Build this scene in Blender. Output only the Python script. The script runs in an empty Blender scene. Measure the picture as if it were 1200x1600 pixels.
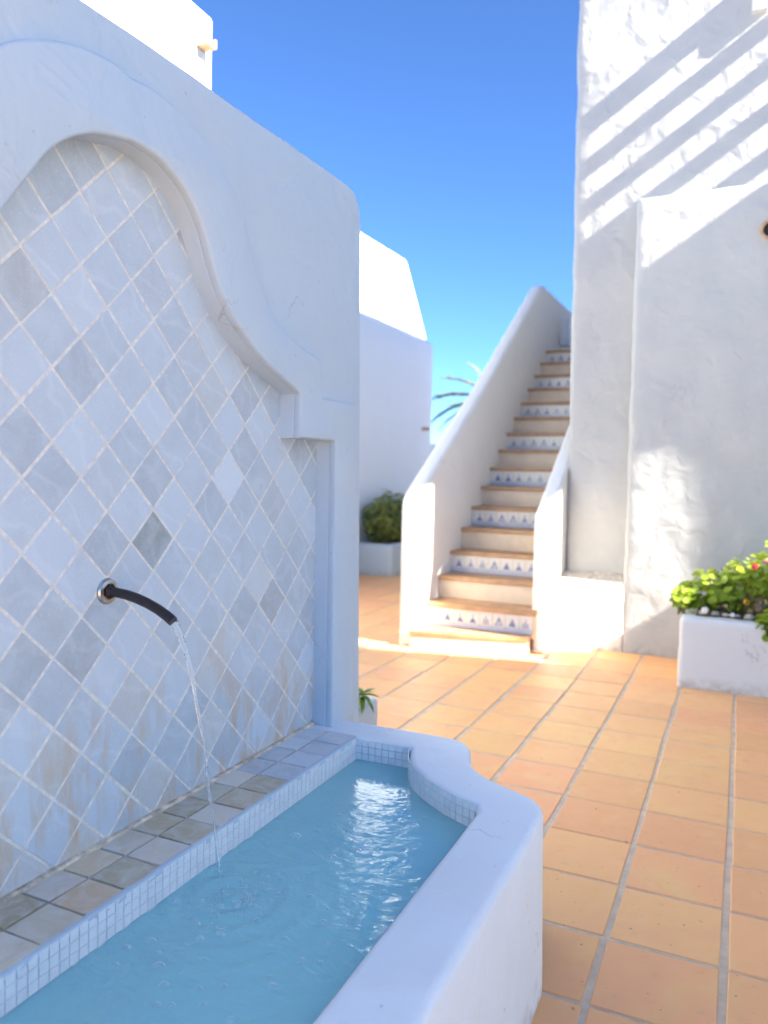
import bpy, bmesh, math, random
from mathutils import Vector, Matrix, Euler, noise
R = random.Random(7)
S = bpy.context.scene
COL = S.collection

# ---------------------------------------------------------------- camera
cam_d = bpy.data.cameras.new('camera')
cam = bpy.data.objects.new('camera', cam_d); COL.objects.link(cam)
F, PIT, YAW, ROLL, HC = 1208.08, 0.0536, 0.4338, 0.0188, 1.3626
cy, sy, cp, sp = math.cos(YAW), math.sin(YAW), math.cos(PIT), math.sin(PIT)
fw = Vector((-sy*cp, cy*cp, -sp)); rt0 = Vector((cy, sy, 0)); up0 = rt0.cross(fw)
rt = rt0*math.cos(ROLL) + up0*math.sin(ROLL); up = up0*math.cos(ROLL) - rt0*math.sin(ROLL)
m = Matrix((rt, up, -fw)).transposed().to_4x4(); m.translation = (0, 0, HC)
cam.matrix_world = m
cam_d.sensor_fit = 'HORIZONTAL'; cam_d.sensor_width = 36.0; cam_d.lens = F/1200*36
cam_d.clip_start = 0.02; cam_d.clip_end = 3000
cam_d.dof.use_dof = True; cam_d.dof.focus_distance = 1.95; cam_d.dof.aperture_fstop = 3.2
S.camera = cam

# ---------------------------------------------------------------- sky, sun, exposure
SUN = Vector((1.0, -0.17, 0.66)).normalized()          # towards the sun
w = bpy.data.worlds.new('World'); S.world = w; w.use_nodes = True
nt = w.node_tree; bg = nt.nodes['Background']
sky = nt.nodes.new('ShaderNodeTexSky'); sky.sky_type = 'NISHITA'; sky.sun_disc = False
sky.sun_elevation = math.asin(SUN.z); sky.sun_rotation = math.atan2(SUN.x, SUN.y)
sky.air_density = 1.0; sky.dust_density = 0.0; sky.ozone_density = 10.0; sky.altitude = 3500
nt.links.new(sky.outputs[0], bg.inputs[0]); bg.inputs[1].default_value = 0.062
sd = bpy.data.lights.new('sun', 'SUN'); sd.energy = 5.0; sd.angle = math.radians(0.55); sd.color = (1.0, 0.93, 0.82)
sun = bpy.data.objects.new('sun', sd); COL.objects.link(sun)
sun.rotation_euler = (-SUN).to_track_quat('-Z', 'Y').to_euler(); sun.location = (6, -3, 12)
S.view_settings.view_transform = 'Standard'; S.view_settings.look = 'None'
S.view_settings.exposure = 2.6; S.view_settings.gamma = 1.0; S.view_settings.use_curve_mapping = False

# ---------------------------------------------------------------- helpers: objects
def tag(o, label=None, cat=None, group=None, kind=None):
    if label: o['label'] = label
    if cat: o['category'] = cat
    if group: o['group'] = group
    if kind: o['kind'] = kind
    return o
def empty(name, loc=(0, 0, 0), label=None, cat=None, group=None, kind=None, rz=0):
    o = bpy.data.objects.new(name, None); COL.objects.link(o); o.location = loc
    o.rotation_euler = (0, 0, rz); o.empty_display_size = 0.1
    bpy.context.view_layer.update() if False else None
    return tag(o, label, cat, group, kind)
def link(name, me, mat=None, parent=None, loc=None, rot=None):
    o = bpy.data.objects.new(name, me); COL.objects.link(o)
    if mat is not None and not me.materials: me.materials.append(mat)
    if parent: o.parent = parent
    if loc is not None: o.location = loc
    if rot is not None: o.rotation_euler = rot
    return o
def finish(bm, name, smooth=True, angle=40):
    me = bpy.data.meshes.new(name); bm.normal_update(); bm.to_mesh(me); bm.free()
    if smooth:
        for p in me.polygons: p.use_smooth = True
        me.set_sharp_from_angle(angle=math.radians(angle))
    return me
# plaster masses: a box with rounded edges whose faces are subdivided and gently uneven
def axis_pts(a, b, r, step):
    L = b-a; r = min(r, L*0.45)
    n = max(1, int(round((L-2*r)/step)))
    return [a, a+0.12*r, a+0.45*r] + [a+r+(L-2*r)*i/n for i in range(n+1)] + [b-0.45*r, b-0.12*r, b]
def rbox(lo, hi, r=0.03, step=0.2, amp=0.0, scale=2.0, seed=0, batter=None, skip=(), bot_flat=True):
    lo = Vector(lo); hi = Vector(hi)
    A = [axis_pts(lo[i], hi[i], r, step) for i in range(3)]
    bm = bmesh.new(); cache = {}
    il = Vector([min(lo[i]+r, (lo[i]+hi[i])/2) for i in range(3)]); ih = Vector([max(hi[i]-r, (lo[i]+hi[i])/2) for i in range(3)])
    def vert(p):
        k = (round(p[0], 5), round(p[1], 5), round(p[2], 5))
        if k in cache: return cache[k]
        q = Vector([min(max(p[i], il[i]), ih[i]) for i in range(3)]); d = Vector(p)-q
        if d.length > 1e-9:
            n = d.normalized(); rr = min(r, *[(hi[i]-lo[i])/2 for i in range(3)]); x = q+n*rr
        else: n = Vector((0, 0, 0)); x = Vector(p)
        if amp:
            s = Vector((seed*7.3, seed*3.1, seed*1.7))
            f = noise.noise(x*scale+s) + 0.5*noise.noise(x*scale*2.3+s) + 0.35*noise.noise(x*scale*5.1+s)
            x = x + n*amp*f
        if batter: x = batter(x)
        v = bm.verts.new(x); cache[k] = v; return v
    for ax in range(3):
        u, v = (ax+1) % 3, (ax+2) % 3
        for side, val in ((-1, lo[ax]), (1, hi[ax])):
            if (ax, side) in skip: continue
            for i in range(len(A[u])-1):
                for j in range(len(A[v])-1):
                    ps = []
                    for (a, b) in ((i, j), (i+1, j), (i+1, j+1), (i, j+1)):
                        p = [0, 0, 0]; p[ax] = val; p[u] = A[u][a]; p[v] = A[v][b]; ps.append(vert(p))
                    if side < 0: ps.reverse()
                    try: bm.faces.new(ps)
                    except ValueError: pass
    return finish(bm, 'plaster', True, 60)
def chamfer_box(lx, ly, lz, c, rr=None):
    """a tile: flat box, chamfered top edges, origin at the centre of its top face"""
    bm = bmesh.new(); hx, hy = lx/2, ly/2
    def ring(dx, dy, z): return [bm.verts.new((sx*dx, sy_*dy, z)) for sx, sy_ in ((-1, -1), (1, -1), (1, 1), (-1, 1))]
    a = ring(hx, hy, -lz); b = ring(hx, hy, -c); d = ring(hx-c, hy-c, 0)
    for k in range(4):
        n = (k+1) % 4
        bm.faces.new((a[k], a[n], b[n], b[k])); bm.faces.new((b[k], b[n], d[n], d[k]))
    bm.faces.new(d); bm.faces.new(a[::-1])
    return finish(bm, 'tile', False)
def tube(bm, pts, rads, seg=10, cap=True):
    pts = [Vector(p) for p in pts]; rings = []
    ref = Vector((0, 1, 0.013))
    for i, p in enumerate(pts):
        t = (pts[min(i+1, len(pts)-1)] - pts[max(i-1, 0)]).normalized()
        a = t.cross(ref)
        if a.length < 1e-3: a = t.cross(Vector((1, 0, 0)))
        a.normalize(); b = t.cross(a)
        rings.append([bm.verts.new(p + (a*math.cos(k*2*math.pi/seg) + b*math.sin(k*2*math.pi/seg))*rads[i]) for k in range(seg)])
    for i in range(len(rings)-1):
        for k in range(seg):
            n = (k+1) % seg
            bm.faces.new((rings[i][k], rings[i][n], rings[i+1][n], rings[i+1][k]))
    if cap:
        bm.faces.new(rings[0][::-1]); bm.faces.new(rings[-1])
    return rings
def slab(loops, depth, bevel, res=3, xf=None, wob=0.003):
    """2-D outline(s) extruded to a solid with rounded edges; xf maps (u, v, d) to the world"""
    new = []
    for li, lp in enumerate(loops):
        out = []
        for k, p in enumerate(lp):
            a = Vector(p[:2]); b = Vector(lp[(k+1) % len(lp)][:2]); n = max(1, int((b-a).length/0.05)) if (b-a).length < 8 else 1
            out += [tuple(a.lerp(b, i/n)) for i in range(n)]
        new.append([(x+wob*noise.noise(Vector((x*5, y*5, li+1))) + wob*.6*noise.noise(Vector((x*13, y*13, li+4))), y+wob*noise.noise(Vector((x*5, y*5, li+20))) + wob*.6*noise.noise(Vector((x*13, y*13, li+9)))) for x, y in out])
    loops = new
    cu = bpy.data.curves.new('outline', 'CURVE'); cu.dimensions = '2D'; cu.fill_mode = 'BOTH'
    for lp in loops:
        s = cu.splines.new('POLY'); s.points.add(len(lp)-1)
        for i, p in enumerate(lp): s.points[i].co = (p[0], p[1], 0, 1)
        s.use_cyclic_u = True
    cu.extrude = depth/2 - bevel; cu.bevel_depth = bevel; cu.bevel_resolution = res; cu.offset = -bevel
    ob = bpy.data.objects.new('outline', cu); COL.objects.link(ob)
    dg = bpy.context.evaluated_depsgraph_get(); dg.update()
    me = bpy.data.meshes.new_from_object(ob.evaluated_get(dg))
    bpy.data.objects.remove(ob); bpy.data.curves.remove(cu)
    bm = bmesh.new(); bm.from_mesh(me); bpy.data.meshes.remove(me)
    bmesh.ops.remove_doubles(bm, verts=bm.verts, dist=1e-5)
    for v in bm.verts: v.co = Vector(xf(v.co.x, v.co.y, v.co.z))
    bmesh.ops.recalc_face_normals(bm, faces=bm.faces)
    big = [f.index for f in bm.faces]
    bm.normal_update()
    me = bpy.data.meshes.new('slab'); 
    # cap triangles stay flat shaded, the sides are smooth
    ax = (Vector(xf(0, 0, 1)) - Vector(xf(0, 0, 0))).normalized()
    for f in bm.faces: f.smooth = abs(f.normal.dot(ax)) < 0.9995
    bm.to_mesh(me); bm.free()
    me.set_sharp_from_angle(angle=math.radians(50))
    me.materials.clear()
    return me
def spline(pts, n=6):
    """Catmull-Rom through open list of 2-D points"""
    out = []
    P = [pts[0]] + list(pts) + [pts[-1]]
    for i in range(1, len(P)-2):
        p0, p1, p2, p3 = [Vector(q) for q in P[i-1:i+3]]
        for k in range(n):
            t = k/n
            out.append(tuple(0.5*((2*p1) + (p2-p0)*t + (2*p0-5*p1+4*p2-p3)*t*t + (3*p1-p0-3*p2+p3)*t**3)))
    out.append(tuple(pts[-1])); return out
def inside(p, poly):
    c = False; j = len(poly)-1
    for i in range(len(poly)):
        a, b = poly[i], poly[j]
        if (a[1] > p[1]) != (b[1] > p[1]) and p[0] < (b[0]-a[0])*(p[1]-a[1])/(b[1]-a[1])+a[0]: c = not c
        j = i
    return c
def project(p):
    d = Vector(p) - Vector((0, 0, HC)); z = d.dot(fw)
    if z < 0.05: return None
    return (600+F*d.dot(rt)/z, 800-F*d.dot(up)/z, z)
def in_frame(p, mx=60):
    q = project(p); return q is not None and -mx < q[0] < 1200+mx and -mx < q[1] < 1600+mx

# ---------------------------------------------------------------- helpers: materials
class MB:
    def __init__(s, name):
        s.m = bpy.data.materials.new(name); s.m.use_nodes = True; s.t = s.m.node_tree
        s.b = s.t.nodes['Principled BSDF']; s.out = s.t.nodes['Material Output']
    def n(s, kind, **kw):
        x = s.t.nodes.new('ShaderNode'+kind)
        for k, v in kw.items():
            if k in x.inputs: x.inputs[k].default_value = v
            else: setattr(x, k, v)
        return x
    def l(s, a, b): s.t.links.new(a, b)
    def coords(s, obj=True, rnd=False):
        if obj == 'world': c = s.n('NewGeometry').outputs['Position']
        else: c = s.n('TexCoord').outputs['Object']
        if rnd:
            oi = s.n('ObjectInfo'); mu = s.n('Math', operation='MULTIPLY'); mu.inputs[1].default_value = 57.0
            s.l(oi.outputs['Random'], mu.inputs[0])
            ad = s.n('VectorMath', operation='ADD'); s.l(c, ad.inputs[0]); s.l(mu.outputs[0], ad.inputs[1]); c = ad.outputs[0]
        return c
    def noise(s, co, scale, detail=4, rough=0.5, dist=0.0):
        x = s.n('TexNoise', Scale=scale, Detail=detail, Roughness=rough, Distortion=dist); s.l(co, x.inputs['Vector']); return x.outputs['Fac']
    def ramp(s, fac, stops):
        r = s.n('ValToRGB'); e = r.color_ramp.elements
        while len(e) < len(stops): e.new(0.5)
        for i, (p, c) in enumerate(stops):
            e[i].position = p; e[i].color = (*c, 1) if len(c) == 3 else c
        s.l(fac, r.inputs[0]); return r.outputs[0]
    def mix(s, a, b, fac, blend='MIX'):
        x = s.n('Mix', data_type='RGBA', blend_type=blend)
        for v, i in ((fac, 0), (a, 6), (b, 7)):
            if hasattr(v, 'is_output'): s.l(v, x.inputs[i])
            else: x.inputs[i].default_value = v if i == 0 else ((*v, 1) if len(v) == 3 else v)
        return x.outputs[2]
    def bump(s, h, strength, dist, prev=None):
        x = s.n('Bump', Strength=strength, Distance=dist); s.l(h, x.inputs['Height'])
        if prev is not None: s.l(prev, x.inputs['Normal'])
        return x.outputs[0]
    def set(s, col=None, rough=None, normal=None, **kw):
        for v, k in ((col, 'Base Color'), (rough, 'Roughness'), (normal, 'Normal')):
            if v is None: continue
            if hasattr(v, 'is_output'): s.l(v, s.b.inputs[k])
            else: s.b.inputs[k].default_value = (*v, 1) if k == 'Base Color' else v
        for k, v in kw.items(): s.b.inputs[k.replace('_', ' ')].default_value = v
        return s.m

def plaster(name, base=(0.80, 0.79, 0.77), dirt=(0.66, 0.62, 0.55), amt=0.25, b1=0.25, b2=0.35, trowel=3.0, bd=0.02):
    M = MB(name); c = M.coords('world')
    n1 = M.noise(c, 1.7, 5, 0.6); n2 = M.noise(c, 9, 5, 0.6); n3 = M.noise(c, 120, 3, 0.6); n4 = M.noise(c, trowel*2, 3, 0.45, 0.8)
    f = M.ramp(n1, [(0.45, (0, 0, 0)), (0.8, (amt, amt, amt))])
    col = M.mix(base, dirt, f)
    f2 = M.ramp(n2, [(0.62, (0, 0, 0)), (0.75, (amt*0.6,)*3)])
    col = M.mix(col, dirt, f2)
    # small chips and specks
    sp_ = M.ramp(M.noise(c, 46, 2, 0.5), [(0.735, (0, 0, 0)), (0.76, (0.45,)*3)])
    col = M.mix(col, (0.42, 0.38, 0.33), sp_)
    vo = M.n('TexVoronoi', feature='DISTANCE_TO_EDGE', Scale=2.3); wn = M.n('TexNoise', Scale=5.0, Detail=5.0)
    M.l(c, wn.inputs['Vector']); mxv = M.n('Mix', data_type='VECTOR'); mxv.inputs[0].default_value = 0.30; M.l(c, mxv.inputs[4]); M.l(wn.outputs['Color'], mxv.inputs[5]); M.l(mxv.outputs[1], vo.inputs['Vector'])
    cr = M.ramp(vo.outputs['Distance'], [(0.0, (1, 1, 1)), (0.007, (0, 0, 0))]); cm = M.ramp(M.noise(c, 3.1, 2), [(0.55, (0, 0, 0)), (0.66, (0.6,)*3)])
    cf = M.n('Math', operation='MULTIPLY'); M.l(cr, cf.inputs[0]); M.l(cm, cf.inputs[1]); col = M.mix(col, (0.33, 0.31, 0.29), cf.outputs[0])
    sz = M.n('SeparateXYZ'); M.l(c, sz.inputs[0]); gr = M.n('MapRange'); gr.inputs[1].default_value = 0.09; gr.inputs[2].default_value = 0.0; M.l(sz.outputs[2], gr.inputs[0])
    gm_ = M.n('Math', operation='MULTIPLY'); M.l(gr.outputs[0], gm_.inputs[0]); M.l(M.ramp(M.noise(c, 16, 4, 0.65), [(0.40, (0, 0, 0)), (0.62, (0.8,)*3)]), gm_.inputs[1]); col = M.mix(col, (0.36, 0.32, 0.27), gm_.outputs[0])
    b = M.bump(n4, b1, bd); b = M.bump(n2, b2*0.5, 0.006, b); b = M.bump(n3, b2*0.6, 0.0012, b)
    return M.set(col, 0.72, b)
M_PLAS = plaster('shade_blue_plaster', (0.48, 0.575, 0.64), b1=0.4, bd=0.03)  # white plaster; the blue of skylit shade is put into its base colour
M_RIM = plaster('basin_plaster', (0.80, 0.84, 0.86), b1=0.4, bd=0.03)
M_BOUNCE = plaster('bounce_warm_plaster', (0.84, 0.79, 0.71))  # white plaster with the warmth of bounced light put into its colour
M_BOX = plaster('planter_plaster', (0.60, 0.60, 0.60))
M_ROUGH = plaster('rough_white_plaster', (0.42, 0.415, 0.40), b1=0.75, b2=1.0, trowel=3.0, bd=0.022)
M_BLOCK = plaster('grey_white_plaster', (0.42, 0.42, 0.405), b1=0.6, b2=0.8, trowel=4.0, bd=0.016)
M_HOUSE = plaster('house_whitewash', (0.68, 0.75, 0.82), amt=0.15, b1=0.15)

def marble():
    M = MB('pale_marble_tile'); c = M.coords('obj', True); wc = M.coords('world'); oi = M.n('ObjectInfo')
    d = M.noise(c, 13, 7, 0.68, 0.5)
    v = M.n('TexWave', Scale=2.6, Distortion=9.0, Detail=4.0); v.inputs['Detail Scale'].default_value = 1.6; M.l(c, v.inputs['Vector'])
    ve = M.ramp(v.outputs['Fac'], [(0.0, (1, 1, 1)), (0.07, (0, 0, 0))])
    col = M.mix(oi.outputs['Color'], (0.56, 0.65, 0.71), M.ramp(d, [(0.35, (0, 0, 0)), (0.72, (0.55,)*3)]))
    col = M.mix(col, (0.50, 0.51, 0.52), M.ramp(d, [(0.25, (0.22,)*3), (0.42, (0, 0, 0))]))
    col = M.mix(col, (0.86, 0.88, 0.90), M.ramp(M.noise(c, 260, 2, 0.5), [(0.62, (0, 0, 0)), (0.74, (0.35,)*3)]))
    k = M.n('Math', operation='MULTIPLY'); k.inputs[1].default_value = 0.09; M.l(ve, k.inputs[0])
    col = M.mix(col, (0.97, 0.97, 0.96), k.outputs[0])
    # rust and lime marks where the splash line is
    sx = M.n('SeparateXYZ'); M.l(wc, sx.inputs[0])
    h = M.n('MapRange'); h.inputs[1].default_value = 0.98; h.inputs[2].default_value = 0.5; M.l(sx.outputs[2], h.inputs[0])
    mp = M.n('Mapping'); mp.inputs['Scale'].default_value = (1, 1, 0.3); M.l(wc, mp.inputs[0])
    st = M.ramp(M.noise(mp.outputs[0], 15, 5, 0.65), [(0.49, (0, 0, 0)), (0.68, (1, 1, 1))])
    stf = M.n('Math', operation='MULTIPLY'); M.l(st, stf.inputs[0]); M.l(h.outputs[0], stf.inputs[1])
    st2 = M.n('Math', operation='MULTIPLY'); M.l(stf.outputs[0], st2.inputs[0]); st2.inputs[1].default_value = 0.95
    col = M.mix(col, (0.54, 0.37, 0.20), st2.outputs[0])
    b = M.bump(M.noise(c, 38, 4, 0.7), 0.25, 0.003); b = M.bump(M.noise(c, 170, 3, 0.6), 0.2, 0.0008, b)
    rr = M.ramp(M.noise(c, 30, 3), [(0.3, (0.28,)*3), (0.7, (0.5,)*3)])
    return M.set(col, rr, b)
M_MARB = marble()
def ledge_marble():
    M = MB('ledge_marble'); c = M.coords('obj', True); oi = M.n('ObjectInfo')
    col = M.mix(oi.outputs['Color'], (0.72, 0.70, 0.66), M.ramp(M.noise(c, 14, 5, 0.6, 1.4), [(0.4, (0, 0, 0)), (0.7, (0.6,)*3)]))
    col = M.mix(col, (0.46, 0.35, 0.25), M.ramp(M.noise(c, 9, 4, 0.6, 0.6), [(0.56, (0, 0, 0)), (0.74, (0.5,)*3)]))
    b = M.bump(M.noise(c, 40, 4, 0.7), 0.3, 0.003)
    return M.set(col, 0.35, b)
M_LEDGE = ledge_marble()
def simple(name, col, rough=0.6, nscale=20, var=0.25, bump=0.2, bd=0.003, world=True, **kw):
    M = MB(name); c = M.coords('world' if world else 'obj')
    n = M.noise(c, nscale, 4, 0.6)
    dk = tuple(x*(1-var) for x in col); lt = tuple(min(1, x*(1+var*0.6)) for x in col)
    cc = M.ramp(n, [(0.3, dk), (0.7, lt)])
    return M.set(cc, rough, M.bump(n, bump, bd), **kw)
M_GROUT = simple('pale_grout', (0.73, 0.715, 0.66), 0.85, 60, 0.2, 0.5, 0.002)
M_GROUT_OLD = simple('stained_grout', (0.50, 0.43, 0.33), 0.85, 25, 0.5, 0.5, 0.003)
M_FGROUT = simple('floor_grout', (0.58, 0.455, 0.335), 0.95, 14, 0.22, 0.25, 0.0015)
M_MOS = simple('white_glazed_mosaic', (0.80, 0.83, 0.83), 0.18, 30, 0.08, 0.1, 0.001)
M_MOSB = simple('blue_glazed_mosaic', (0.55, 0.76, 0.82), 0.2, 30, 0.12, 0.1, 0.001)
M_POOL = simple('blue_pool_paint', (0.52, 0.86, 0.92), 0.5, 6, 0.15, 0.1, 0.004)
M_BLACK = simple('black_rubber_hose', (0.018, 0.014, 0.014), 0.42, 90, 0.4, 0.25, 0.001)
M_STEEL = simple('worn_steel', (0.62, 0.58, 0.52), 0.28, 60, 0.3, 0.1, 0.001, Metallic=1.0)
M_CLAY = simple('clay_pipe', (0.55, 0.36, 0.20), 0.75, 30, 0.25, 0.3, 0.002)
M_DARK = simple('pipe_darkness', (0.02, 0.018, 0.016), 0.9)
M_SOIL = simple('potting_soil', (0.10, 0.075, 0.05), 0.95, 40, 0.5, 0.8, 0.01)
M_RUBBLE = simple('pale_rubble', (0.55, 0.50, 0.43), 0.9, 30, 0.4, 0.9, 0.01)
M_STONE = simple('pale_pebble', (0.44, 0.39, 0.33), 0.7, 25, 0.35, 0.4, 0.004)
M_TREAD = simple('terracotta_tread', (0.52, 0.30, 0.15), 0.55, 12, 0.22, 0.2, 0.002)
M_RISER = simple('cream_riser', (0.78, 0.62, 0.44), 0.5, 8, 0.1, 0.1, 0.002)
M_TRUNK = simple('palm_trunk', (0.20, 0.14, 0.09), 0.9, 14, 0.4, 0.8, 0.02)
M_STEM = simple('plant_stem', (0.16, 0.17, 0.07), 0.7, 60, 0.3, 0.2)
M_DRY = simple('dry_leaf', (0.34, 0.22, 0.14), 0.8, 60, 0.3, 0.2)
M_TIMB = simple('white_painted_beam', (0.72, 0.70, 0.67), 0.6, 30, 0.1, 0.2)
M_GROUND = simple('dry_ground', (0.30, 0.24, 0.17), 0.95, 0.7, 0.3, 0.3, 0.02)
M_RED = simple('red_petal', (0.55, 0.02, 0.03), 0.55, 80, 0.2, 0.1)
M_PINK = simple('pink_petal', (0.62, 0.22, 0.22), 0.55, 80, 0.2, 0.1)
M_WHITEP = simple('white_petal', (0.80, 0.79, 0.75), 0.55, 80, 0.05, 0.1)
M_YEL = simple('yellow_petal', (0.75, 0.42, 0.03), 0.55, 80, 0.2, 0.1)
M_LAMP = simple('white_lamp_housing', (0.70, 0.72, 0.74), 0.35, 30, 0.05, 0.05)

def terracotta(name, attr):
    M = MB(name); c = M.coords('world')
    if attr:
        a = M.n('Attribute', attribute_name='tint'); tint = a.outputs['Color']
    else: tint = M.n('ObjectInfo').outputs['Color']
    co = M.coords('obj' if not attr else 'world', not attr)
    n1 = M.noise(co, 3.6, 3, 0.5, 0.8); n2 = M.noise(c, 14, 5, 0.65)
    pink = M.mix(tint, (0.77, 0.37, 0.18), M.ramp(n1, [(0.30, (0.6,)*3), (0.48, (0, 0, 0))]))
    och = M.mix(pink, (0.79, 0.485, 0.185), M.ramp(n1, [(0.54, (0, 0, 0)), (0.72, (0.55,)*3)]))
    col = M.mix(och, (0.62, 0.31, 0.12), M.ramp(n2, [(0.6, (0, 0, 0)), (0.8, (0.35,)*3)]))
    col = M.mix(col, (0.78, 0.58, 0.33), M.ramp(M.noise(c, 5, 6, 0.7), [(0.58, (0, 0, 0)), (0.8, (0.4,)*3)]))
    pit = M.ramp(M.noise(c, 42, 2, 0.5), [(0.70, (0, 0, 0)), (0.74, (0.55,)*3)]); col = M.mix(col, (0.22, 0.13, 0.08), pit)
    scf = M.ramp(M.noise(c, 7.5, 7, 0.75, 0.4), [(0.60, (0, 0, 0)), (0.72, (0.35,)*3)]); col = M.mix(col, (0.45, 0.33, 0.24), scf)
    b = M.bump(n1, 0.25, 0.01); b = M.bump(M.noise(c, 70, 4, 0.6), 0.25, 0.0012, b)
    rr = M.ramp(n2, [(0.3, (0.42,)*3), (0.7, (0.62,)*3)])
    return M.set(col, rr, b)
M_TERR = terracotta('terracotta_tile', False)
M_TERR_S = terracotta('terracotta_tile_far', True)

def leaf_mat(name, dark, light, scale=9, trans=0.35):
    M = MB(name); c = M.coords('world')
    a = M.n('Attribute', attribute_name='tint')
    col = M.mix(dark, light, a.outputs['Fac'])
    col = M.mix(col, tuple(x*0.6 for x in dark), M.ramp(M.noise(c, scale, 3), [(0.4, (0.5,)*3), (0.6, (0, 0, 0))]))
    M.set(col, 0.45)
    tr = M.n('BsdfTranslucent'); M.l(col, tr.inputs['Color'])
    mx = M.n('MixShader'); mx.inputs[0].default_value = trans
    M.l(M.b.outputs[0], mx.inputs[1]); M.l(tr.outputs[0], mx.inputs[2]); M.l(mx.outputs[0], M.out.inputs[0])
    return M.m
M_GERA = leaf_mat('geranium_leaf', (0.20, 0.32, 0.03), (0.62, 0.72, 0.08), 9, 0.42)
M_SHRUB = leaf_mat('shrub_leaf', (0.09, 0.15, 0.02), (0.40, 0.42, 0.09), 3)
M_PALM = leaf_mat('palm_leaf', (0.15, 0.19, 0.09), (0.42, 0.43, 0.22), 4, 0.4)
M_BLADE = leaf_mat('glossy_leaf', (0.04, 0.10, 0.015), (0.22, 0.32, 0.03), 30, 0.2)

def water_mat():
    M = MB('pool_water'); c = M.coords('world')
    mp = M.n('Mapping'); mp.inputs['Scale'].default_value = (1.0, 1.6, 1); M.l(c, mp.inputs[0])
    n1 = M.noise(mp.outputs[0], 9, 3, 0.5, 0.6); n2 = M.noise(mp.outputs[0], 34, 3, 0.55, 0.5)
    dv = M.n('VectorMath', operation='DISTANCE'); M.l(c, dv.inputs[0]); dv.inputs[1].default_value = (-1.0, 1.375, 0.412)
    mr = M.n('MapRange'); mr.inputs[1].default_value = 0.15; mr.inputs[2].default_value = 0.78; mr.inputs[3].default_value = 0.85; mr.inputs[4].default_value = 0.05; M.l(dv.outputs['Value'], mr.inputs[0])
    b1 = M.n('Bump', Distance=0.010); M.l(n1, b1.inputs['Height']); M.l(mr.outputs[0], b1.inputs['Strength'])
    b2 = M.n('Bump', Distance=0.0035); M.l(n2, b2.inputs['Height']); M.l(mr.outputs[0], b2.inputs['Strength']); M.l(b1.outputs[0], b2.inputs['Normal']); b = b2.outputs[0]
    return M.set((0.52, 0.99, 1.0), 0.012, b, IOR=1.333, Transmission_Weight=0.50, Specular_IOR_Level=1.0)
M_WATER = water_mat()
def jet_mat():
    M = MB('falling_water')
    return M.set((0.96, 0.99, 1.0), 0.03, M.bump(M.noise(M.coords('world'), 70, 2), 0.8, 0.006), IOR=1.333, Transmission_Weight=0.93, Specular_IOR_Level=0.9)
M_JET = jet_mat()
def bubble_mat():
    M = MB('bubble_film'); g = M.n('BsdfGlossy', Roughness=0.05); t = M.n('BsdfTransparent'); d = M.n('BsdfDiffuse'); d.inputs[0].default_value = (.80, .96, 1.0, 1)
    lw = M.n('LayerWeight', Blend=0.5); mx = M.n('MixShader'); m2 = M.n('MixShader'); m2.inputs[0].default_value = 0.75
    M.l(g.outputs[0], m2.inputs[1]); M.l(d.outputs[0], m2.inputs[2])
    r = M.ramp(lw.outputs['Facing'], [(0.25, (0.10,)*3), (0.55, (0.40,)*3), (0.85, (1.0,)*3)])
    M.l(r, mx.inputs[0]); M.l(t.outputs[0], mx.inputs[1]); M.l(m2.outputs[0], mx.inputs[2]); M.l(mx.outputs[0], M.out.inputs[0])
    return M.m
M_BUB = bubble_mat()
def print_mat():
    M = MB('painted_tile'); a = M.n('Attribute', attribute_name='print')
    col = M.mix(a.outputs['Color'], (0.70, 0.66, 0.58), M.ramp(M.noise(M.coords('world'), 40, 4), [(0.45, (0, 0, 0)), (0.8, (0.3,)*3)]))
    return M.set(col, 0.25)
M_PRINT = print_mat()

# ================================================================ the ground and the courtyard floor
gm = bmesh.new()
vs = [gm.verts.new(p) for p in ((-1500, -1500, -0.06), (1500, -1500, -0.06), (1500, 1500, -0.06), (-1500, 1500, -0.06))]; gm.faces.new(vs)
tag(link('ground', finish(gm, 'ground', False), M_GROUND), kind='structure')
floor = link('courtyard_floor', rbox((-8, -5, -0.05), (4.5, 16, -0.004), 0.01, 8), M_FGROUT); tag(floor, kind='structure')

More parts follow.
